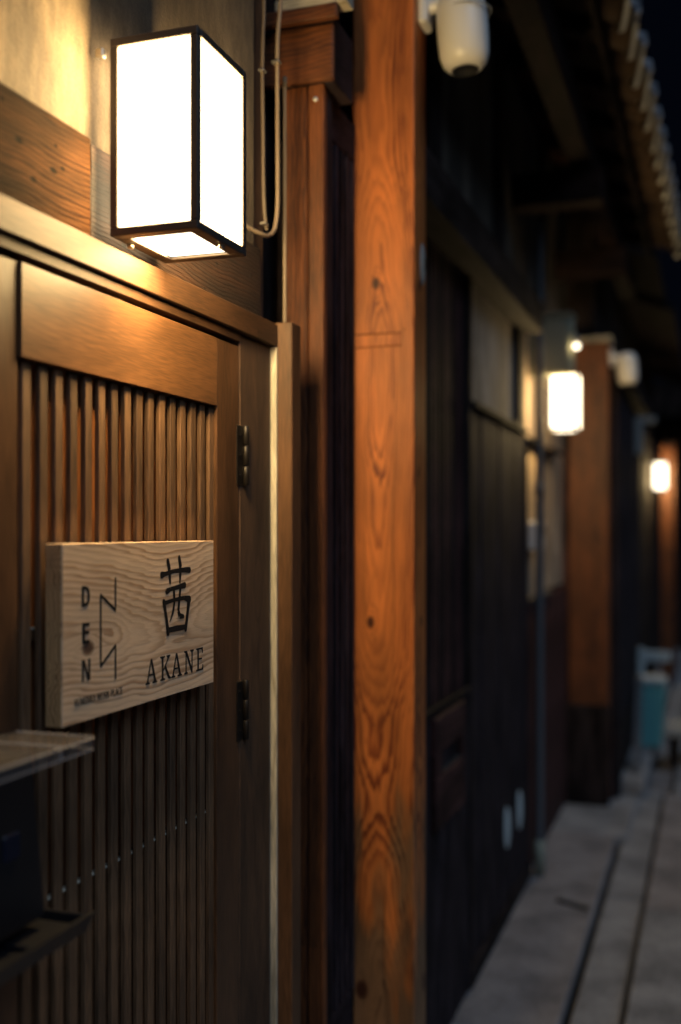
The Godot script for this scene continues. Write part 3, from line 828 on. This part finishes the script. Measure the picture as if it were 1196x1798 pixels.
# ------------------------------------------------------------------ the second house, out of focus
func second_house() -> void:
	var h := thing("timber_house", "dark timber house with lattice, soot brown boards and tiled eave beyond the cedar post", "house", Vector3(-0.75, 0, -3.3), "timber houses along the alley")
	B(h, "inner_wall", M.dark, [-1.8, -0.745], [0.0, 3.15], [2.2, 5.72], 1, 0.0)  # unseen dark body added to block the sky behind the facade
	for i in 16:
		B(h, "lattice_slat", M.red_dark if i % 3 else M.dark, [-0.735, -0.700], [0.905, 2.145], [2.46 + i * 0.047, 2.492 + i * 0.047], 1, 0.002, i % 4 + 1)
	for i in 5:
		B(h, "low_board", M.charred, [-0.740, -0.690 + 0.002 * (i % 2)], [0.0, 0.895], [2.30 + i * 0.18, 2.477 + i * 0.18], 1, 0.003)
	B(h, "low_rail", M.dark, [-0.740, -0.680], [0.896, 0.915], [2.25, 3.2], 2, 0.002)
	var mb := Node3D.new()
	mb.name = "letter_box"
	h.add_child(mb)
	B(mb, "upper_board", M.red_dark, [-0.689, -0.670], [0.800, 0.893], [2.72, 3.06], 2, 0.003)
	B(mb, "lower_board", M.red_dark, [-0.689, -0.670], [0.60, 0.738], [2.72, 3.06], 2, 0.003)
	B(mb, "side_board", M.red_dark, [-0.689, -0.671], [0.7385, 0.7995], [2.72, 2.79], 1, 0.002)
	B(mb, "side_board", M.red_dark, [-0.689, -0.671], [0.7385, 0.7995], [3.03, 3.06], 1, 0.002)
	B(mb, "slot_floor", M.plaster_dim, [-0.689, -0.675], [0.7385, 0.7425], [2.7905, 3.0295], 2, 0.0005)
	B(h, "post", M.dark, [-0.745, -0.686], [0.0, 2.145], [3.195, 3.235], 1, 0.002)
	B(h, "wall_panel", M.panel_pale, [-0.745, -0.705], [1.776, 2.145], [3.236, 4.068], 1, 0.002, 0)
	B(h, "panel_ledge", M.dark, [-0.745, -0.676], [1.756, 1.775], [3.236, 4.24], 2, 0.002)
	for i in 7:
		B(h, "wall_board", M.charred, [-0.745, -0.694 + 0.0025 * (i % 2)], [0.06, 1.755], [3.237 + i * 0.157, 3.390 + i * 0.157], 1, 0.003)
	B(h, "foot_rail", M.dark, [-0.745, -0.680], [0.0, 0.058], [3.2, 4.34], 2, 0.004)
	B(h, "post", M.dark, [-0.745, -0.684], [1.776, 2.145], [4.07, 4.195], 1, 0.002)
	B(h, "long_beam", M.dark, [-0.744, -0.620], [2.1465, 2.268], [2.2, 4.235], 2, 0.004)
	B(h, "upper_wall", M.plaster_dim, [-0.744, -0.712], [2.269, 3.10], [2.2, 5.7], 1, 0.0, 0)
	for d in [2.75, 3.7, 4.7]:
		B(h, "upper_post", M.dark, [-0.711, -0.690], [2.269, 3.10], [d, d + 0.11], 1, 0.003)
	# the warmly lit corner past the boards
	B(h, "side_plaster", M.plaster_lit, [-0.745, -0.722], [1.11, 2.269], [4.341, 5.6], 1, 0.002, 0)
	B(h, "side_plaster", M.plaster_lit, [-0.745, -0.714], [1.776, 2.145], [4.197, 4.3405], 1, 0.002, 0)
	B(h, "side_ledge", M.dark, [-0.7215, -0.675], [1.735, 1.757], [4.345, 5.2], 2, 0.003)
	B(h, "dado_cap", M.plaster_dim, [-0.745, -0.690], [1.090, 1.1095], [4.341, 5.0], 2, 0.003)
	B(h, "dado_board", M.red_dark, [-0.745, -0.700], [0.0, 1.0895], [4.341, 5.6], 1, 0.003)
	# eave: purlin, arms, rafters, boards, fascia, tiles
	B(h, "purlin", M.eave_wood, [-0.50, -0.415], [2.72, 2.85], [2.0, 6.45], 2, 0.004)
	for d in [4.05, 5.22]:
		B(h, "eave_arm", M.eave_wood, [-0.72, -0.38], [2.595, 2.719], [d, d + 0.12], 0, 0.004)
	var slope := 0.40
	for i in 10:
		var d := 2.1 + i * 0.45
		put_rafter(h, d, slope)
	for i in 3:
		var xa := -0.75 + i * 0.113
		var y := 2.985 + slope * (-0.30 - xa)
		put_slope(h, "eave_board", M.soffit_lit, xa, xa + 0.111, y, slope, 0.012, 2.0, 6.5)
	B(h, "fascia", M.eave_wood, [-0.345, -0.325], [2.925, 3.01], [2.0, 6.5], 2, 0.002)
	var pan := pantile(slope)
	for i in 19:
		var d := 2.15 + i * 0.225
		var tile := put(h, "roof_tile", pan, null, Vector3(-0.272 + 0.030 * (d - 3.4) * (1.0 if d > 3.4 else 0.4) * exp(-maxf(d - 3.4, 0.0) * 0.06), 3.0 + 0.004 * sin(i * 2.3), -d))
		tile.rotation_degrees = Vector3(0.8 * sin(i * 1.7), 1.2 * sin(i * 2.9), 0)
	var roof := put_slope(h, "roof_deck", M.dark, -2.2, -0.42, 2.985 + slope * (1.9), slope, 0.03, 1.9, 6.5)
	roof.set_meta("kind", "thing")

func put_slope(parent: Node, called: String, mat: Material, xa: float, xb: float, y_at_xa: float, slope: float, thick: float, d0: float, d1: float) -> MeshInstance3D:
	var yb := y_at_xa - slope * (xb - xa)
	var o := put(parent, called, hexa([Vector3(xa, y_at_xa, d0), Vector3(xb, yb, d0), Vector3(xb, yb, d1), Vector3(xa, y_at_xa, d1),
		Vector3(xa, y_at_xa + thick, d0), Vector3(xb, yb + thick, d0), Vector3(xb, yb + thick, d1), Vector3(xa, y_at_xa + thick, d1)]), mat)
	o.position = -origin_of(parent)
	return o

func put_rafter(parent: Node, d: float, slope: float) -> void:
	var ya := 2.98 + slope * (0.75 - 0.30) - 0.061
	put_slope(parent, "rafter", M.eave_wood, -0.75, -0.347, ya, slope, 0.058, d, d + 0.045)

# one eave pantile: an S-curved sheet that climbs towards -x, with a hanging lip along its lower edge
func pantile(slope: float) -> ArrayMesh:
	var st := SurfaceTool.new()
	st.begin(Mesh.PRIMITIVE_TRIANGLES)
	var un := SurfaceTool.new()        # clay underside, warm lamp light painted into its brown
	un.begin(Mesh.PRIMITIVE_TRIANGLES)
	var n := 14
	var up := 0.30
	var prof := []
	for i in n + 1:
		var t := i / float(n)
		var y := 0.042 * sin(PI * (0.30 - t) / 0.30 * 0.78) if t < 0.30 else -0.034 * sin(PI * (t - 0.30) / 0.70)
		prof.append(Vector2(-t * 0.238 + 0.0065, y))
	var th := 0.017
	var lip := 0.044
	var skew := 0.058      # the near corner of each tile stands out past its neighbour
	for i in n:
		var a: Vector2 = prof[i]
		var b: Vector2 = prof[i + 1]
		var side := Vector2(b.y - a.y, -(b.x - a.x)).normalized()
		var nrm := Vector3(slope * side.y, side.y, side.x).normalized()
		var lo := [Vector3(skew * (1.0 - i / float(n)), a.y, a.x), Vector3(skew * (1.0 - (i + 1.0) / n), b.y, b.x)]
		var hi := [Vector3(-up, a.y + up * slope, a.x), Vector3(-up, b.y + up * slope, b.x)]
		var u := [Vector2(0, 0), Vector2(0, 0.1), Vector2(0.3, 0.1), Vector2(0.3, 0)]
		face(st, [lo[0], lo[1], hi[1], hi[0]], nrm, u)
		var dn := Vector3(0, -th, 0)
		face(un, [lo[0] + dn, lo[1] + dn, hi[1] + dn, hi[0] + dn], -nrm, u)
		# lip: outer face, inner face, lower edge
		var la := Vector3(0.004, -lip * (0.8 + 0.3 * sin(PI * i / n)), 0)
		var lb := Vector3(0.004, -lip * (0.8 + 0.3 * sin(PI * (i + 1) / n)), 0)
		face(st, [lo[0], lo[1], lo[1] + lb, lo[0] + la], Vector3(1, 0, 0), u)
		var inn := Vector3(-0.016, 0, 0)
		face(un, [lo[0] + dn + inn, lo[1] + dn + inn, lo[1] + lb + inn, lo[0] + la + inn], Vector3(-1, 0, 0), u)
		face(st, [lo[0] + la, lo[1] + lb, lo[1] + lb + inn, lo[0] + la + inn], Vector3(0, -1, 0), u)
	for e in [0, n]:
		var a: Vector2 = prof[e]
		var dn := Vector3(0, -th, 0)
		var nz := Vector3(0, 0, 1 if e == 0 else -1)
		var lo := Vector3(skew if e == 0 else 0.0, a.y, a.x)
		var hi := Vector3(-up, a.y + up * slope, a.x)
		face(st, [lo, hi, hi + dn, lo + dn], nz, [Vector2.ZERO, Vector2.ZERO, Vector2.ZERO, Vector2.ZERO])
		face(st, [lo, lo + Vector3(0.004, -lip * 0.8, 0), lo + Vector3(-0.012, -lip * 0.8, 0), lo + Vector3(-0.016, 0, 0)], nz, [Vector2.ZERO, Vector2.ZERO, Vector2.ZERO, Vector2.ZERO])
	st.set_material(M.tile)
	un.set_material(M.tile_under)
	return un.commit(st.commit())

func alley_objects() -> void:
	# downpipe
	var p := thing("downpipe", "thin dark downpipe with a joint standing left of the second lantern", "downpipe", Vector3(-0.655, 0, -4.37))
	put(p, "pipe", tube([Vector3(0, 0, 0), Vector3(0, 1.2, 0), Vector3(0, 2.62, 0)], 0.0165, 12), M.pipe, Vector3(-0.655, 0.0, -4.37))
	put(p, "collar", lathe([Vector2(0.0, 0.0), Vector2(0.020, 0.0), Vector2(0.020, 0.05), Vector2(0.0, 0.05)], 14), M.pipe, Vector3(-0.655, 1.52, -4.37))
	put(p, "shoe", lathe([Vector2(0.0, 0.0), Vector2(0.021, 0.0), Vector2(0.021, 0.14), Vector2(0.0, 0.14)], 14), M.grey_green, Vector3(-0.655, 0.0, -4.37))
	var mt := thing("meter", "small pale meter box on the wall low behind the downpipe", "meter", Vector3(-0.70, 1.30, -4.55))
	B(mt, "case", M.white, [-0.722, -0.668], [1.30, 1.42], [4.50, 4.60], 1, 0.006)
	B(mt, "dial", M.socket, [-0.6675, -0.6655], [1.36, 1.40], [4.52, 4.58], 1, 0.001)
	# grey-green box above the second lantern
	var b := thing("utility_box", "grey green utility box on the wall above the second lantern", "utility box", Vector3(-0.64, 2.02, -4.56))
	B(b, "case", M.grey_green, [-0.722, -0.541], [2.02, 2.262], [4.50, 4.60], 1, 0.008)
	B(b, "lid", M.grey_green, [-0.715, -0.536], [2.2625, 2.275], [4.493, 4.607], 0, 0.003)
	B(b, "door_plate", M.grey_green, [-0.705, -0.556], [2.035, 2.248], [4.4955, 4.4998], 1, 0.002)
	# a small round bulb beside it
	var bl := thing("bulb_lamp", "tiny round lit bulb between the utility box and the second orange post", "lamp", Vector3(-0.523, 2.13, -4.5))
	var gl := put(bl, "glass", lathe([Vector2(0.0, -0.012), Vector2(0.009, -0.008), Vector2(0.012, 0.0), Vector2(0.009, 0.008), Vector2(0.0, 0.012)], 14), M.glow, Vector3(-0.523, 2.135, -4.5))
	gl.position = Vector3(0, 0.005, 0)
	put(bl, "holder", lathe([Vector2(0.0, 0.0), Vector2(0.008, 0.0), Vector2(0.008, 0.03), Vector2(0.0, 0.03)], 12), M.grey, Vector3(-0.523, 2.147, -4.5))
	B(bl, "arm", M.grey, [-0.5405, -0.517], [2.172, 2.18], [4.497, 4.503], 0, 0.001)
	var li := OmniLight3D.new()
	li.name = "bulb_light"
	li.light_color = LAMP_WARM.linear_to_srgb()
	li.light_energy = 0.003
	li.light_size = 0.006
	li.omni_range = 10.0
	li.omni_attenuation = 2.0
	li.shadow_enabled = true
	li.position = Vector3(0, 0.005, 0)
	bl.add_child(li)
	# pale oval tags low on the boards
	for k in 2:
		var d: float = [3.83, 4.09][k]
		var tg := thing("oval_tag", ["nearer of two pale oval tags low on the dark boards", "farther of two pale oval tags low on the dark boards"][k], "tag", Vector3(-0.69, 0.25, -d), "oval tags on the boards")
		var pr := []
		for i in 9:
			var a := PI * i / 8.0 - PI / 2
			pr.append(Vector2(maxf(cos(a) * 0.026, 0.0), 0.075 + sin(a) * 0.075))
		var o := put(tg, "disc", lathe(pr, 18), M.lid, Vector3(-0.688, 0.25, -d))
		o.scale = Vector3(0.25, 1, 1)
		o.rotation_degrees.y = -12
	# second post with its cap and foot
	var q := thing("timber_post", "blurred orange post with pale cap just right of the second lantern", "post", Vector3(-0.59, 0, -5.66), "orange timber posts along the alley")
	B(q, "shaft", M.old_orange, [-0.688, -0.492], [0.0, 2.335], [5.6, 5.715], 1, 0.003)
	B(q, "side_plank", M.red_dark, [-0.75, -0.6895], [0.0, 1.80], [5.612, 5.65], 1, 0.003)
	B(q, "cap", M.pale, [-0.70, -0.478], [2.3355, 2.362], [5.585, 5.73], 0, 0.003)
	B(q, "foot_casing", M.dark, [-0.72, -0.487], [0.0, 0.50], [5.56, 5.599], 1, 0.004)
	# things on the ground further on
	var st := thing("step_block", "low weathered concrete step at the foot of the third house", "step", Vector3(-0.42, 0, -6.2))
	B(st, "block", M.stone, [-0.50, -0.33], [0.0, 0.085], [5.85, 6.75], 2, 0.012)
	var bin := thing("teal_bin", "teal plastic bin with pale grey lid at the far end of the pavement", "bin", Vector3(-0.36, 0, -7.25))
	put(bin, "tub", hexa([Vector3(-0.425, 0.0, 7.18), Vector3(-0.305, 0.0, 7.18), Vector3(-0.305, 0.0, 7.32), Vector3(-0.425, 0.0, 7.32),
		Vector3(-0.45, 0.40, 7.15), Vector3(-0.28, 0.40, 7.15), Vector3(-0.28, 0.40, 7.35), Vector3(-0.45, 0.40, 7.35)]), M.teal)
	bin.get_node("tub").position = -bin.position
	B(bin, "lid", M.lid, [-0.458, -0.272], [0.401, 0.44], [7.14, 7.36], 0, 0.012)
	B(bin, "handle_post", M.lid, [-0.455, -0.415], [0.4405, 0.62], [7.28, 7.31], 1, 0.004)
	B(bin, "handle_bar", M.lid, [-0.4145, -0.25], [0.535, 0.60], [7.28, 7.31], 0, 0.004)
	var be := thing("low_bench", "low blue grey bench cut off by the right edge near the teal bin", "bench", Vector3(-0.12, 0, -6.75))
	B(be, "seat", M.grey, [-0.27, 0.05], [0.185, 0.225], [6.55, 6.95], 0, 0.006)
	for k in [[-0.24, 6.6], [-0.24, 6.88], [0.0, 6.6], [0.0, 6.88]]:
		B(be, "leg", M.dark, [k[0], k[0] + 0.04], [-0.004, 0.184], [k[1], k[1] + 0.04], 1, 0.003)
	var pk := thing("leaning_plank", "dark grey plank leaning on the third house above the step", "plank", Vector3(-0.42, 0.09, -6.3))
	put(pk, "plank", hexa([Vector3(-0.40, 0.086, 5.95), Vector3(-0.36, 0.086, 5.95), Vector3(-0.36, 0.086, 6.02), Vector3(-0.40, 0.086, 6.02),
		Vector3(-0.438, 0.48, 6.9), Vector3(-0.405, 0.48, 6.9), Vector3(-0.405, 0.48, 6.98), Vector3(-0.438, 0.48, 6.98)]), M.pipe)
	pk.get_node("plank").position = -pk.position
	var sk := thing("drain_notch", "short dark drain slot cut across the pavement slab", "drain", Vector3(-0.48, 0.0, -4.06))
	put(sk, "grate", hexa([Vector3(-0.548, -0.001, 4.075), Vector3(-0.425, -0.001, 4.01), Vector3(-0.425, -0.001, 4.04), Vector3(-0.548, -0.001, 4.105),
		Vector3(-0.548, 0.005, 4.075), Vector3(-0.425, 0.005, 4.01), Vector3(-0.425, 0.005, 4.04), Vector3(-0.548, 0.005, 4.105)]), M.socket)
	sk.get_node("grate").position = -sk.position

func far_houses() -> void:
	var h := thing("timber_house", "third house, a dark narrow wall front beyond the second orange post", "house", Vector3(-0.8, 0, -6.4), "timber houses along the alley")
	B(h, "front_wall", M.charred, [-1.9, -0.47], [0.0, 2.16], [5.73, 7.6], 1, 0.003)
	for i in 7:
		B(h, "front_board", M.charred, [-0.4695, -0.458 - 0.003 * (i % 2)], [0.35, 2.10], [5.74 + i * 0.26, 5.99 + i * 0.26], 1, 0.003)
	B(h, "eave_beam", M.dark, [-0.60, -0.40], [2.161, 2.26], [5.76, 7.7], 2, 0.004)
	B(h, "upper_wall", M.dark, [-1.9, -0.58], [2.261, 3.1], [5.76, 7.6], 1, 0.0)
	B(h, "stone_base", M.dark, [-0.4695, -0.45], [0.0, 0.34], [5.74, 7.5], 2, 0.01)
	put_slope(h, "roof", M.dark, -1.9, -0.30, 3.60, 0.4, 0.06, 6.55, 7.8)
	var br := thing("wall_bracket", "grey right angled bracket on the third house, high before the far lantern", "bracket", Vector3(-0.40, 1.9, -7.0))
	B(br, "upright", M.grey, [-0.455, -0.41], [1.86, 2.09], [6.98, 7.02], 1, 0.004)
	B(br, "arm", M.grey, [-0.4095, -0.33], [2.05, 2.09], [6.98, 7.02], 0, 0.004)
	var f := thing("timber_house", "fourth house at the far bend of the alley behind the smallest lantern", "house", Vector3(-0.8, 0, -10), "timber houses along the alley")
	B(f, "front_wall", M.dark, [-1.9, -0.515], [0.0, 2.2], [7.75, 12.0], 1, 0.003)
	B(f, "upper_wall", M.dark, [-1.9, -0.60], [2.201, 3.0], [7.75, 12.0], 1, 0.0)
	put_slope(f, "roof", M.dark, -1.9, -0.25, 3.55, 0.4, 0.06, 7.8, 12.0)
	var q := thing("timber_post", "farthest orange post, half hidden at the right edge below the smallest lantern", "post", Vector3(-0.38, 0, -10.3), "orange timber posts along the alley")
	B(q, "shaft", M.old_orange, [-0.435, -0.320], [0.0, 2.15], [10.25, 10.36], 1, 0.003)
	B(q, "cap", M.dark, [-0.445, -0.31], [2.1505, 2.18], [10.24, 10.37], 0, 0.003)
	var e := thing("end_house", "dark house closing the far end of the alley", "house", Vector3(0.5, 0, -14), "timber houses along the alley")
	B(e, "front_wall", M.dark, [-1.8, 4.0], [0.0, 2.6], [13.3, 15.0], 1, 0.003)
	put_slope(e, "roof", M.dark, -2.0, 4.2, 2.7, 0.0, 0.4, 13.0, 15.2)

func _ready() -> void:
	rng.seed = 7
	camera_and_light()
	materials()
	ground()
	near_house()
	gateway()
	cedar_post()
	second_house()
	far_houses()
	var power := 18.0
	lantern("large box lantern with black frame glowing white on the plaster wall", Vector3(-0.632, 1.737, -1.222), power)
	lantern("second box lantern, blurred white, on the far wall between downpipe and orange post", Vector3(-0.585, 1.80, -4.62), power * 0.62)
	lantern("smallest box lantern, blurred at the right edge before the farthest post", Vector3(-0.43, 1.742, -10.0), power * 0.62)
	sign_board()
	cables()
	wall_unit()
	spotlight("nearest white spotlight with dark open end at the top of the cedar post", Vector3(-0.565, 2.425, -2.15), 0.094)
	spotlight("farther white spotlight beside the blurred orange post", Vector3(-0.492, 2.235, -5.66), 0.092)
	alley_objects()
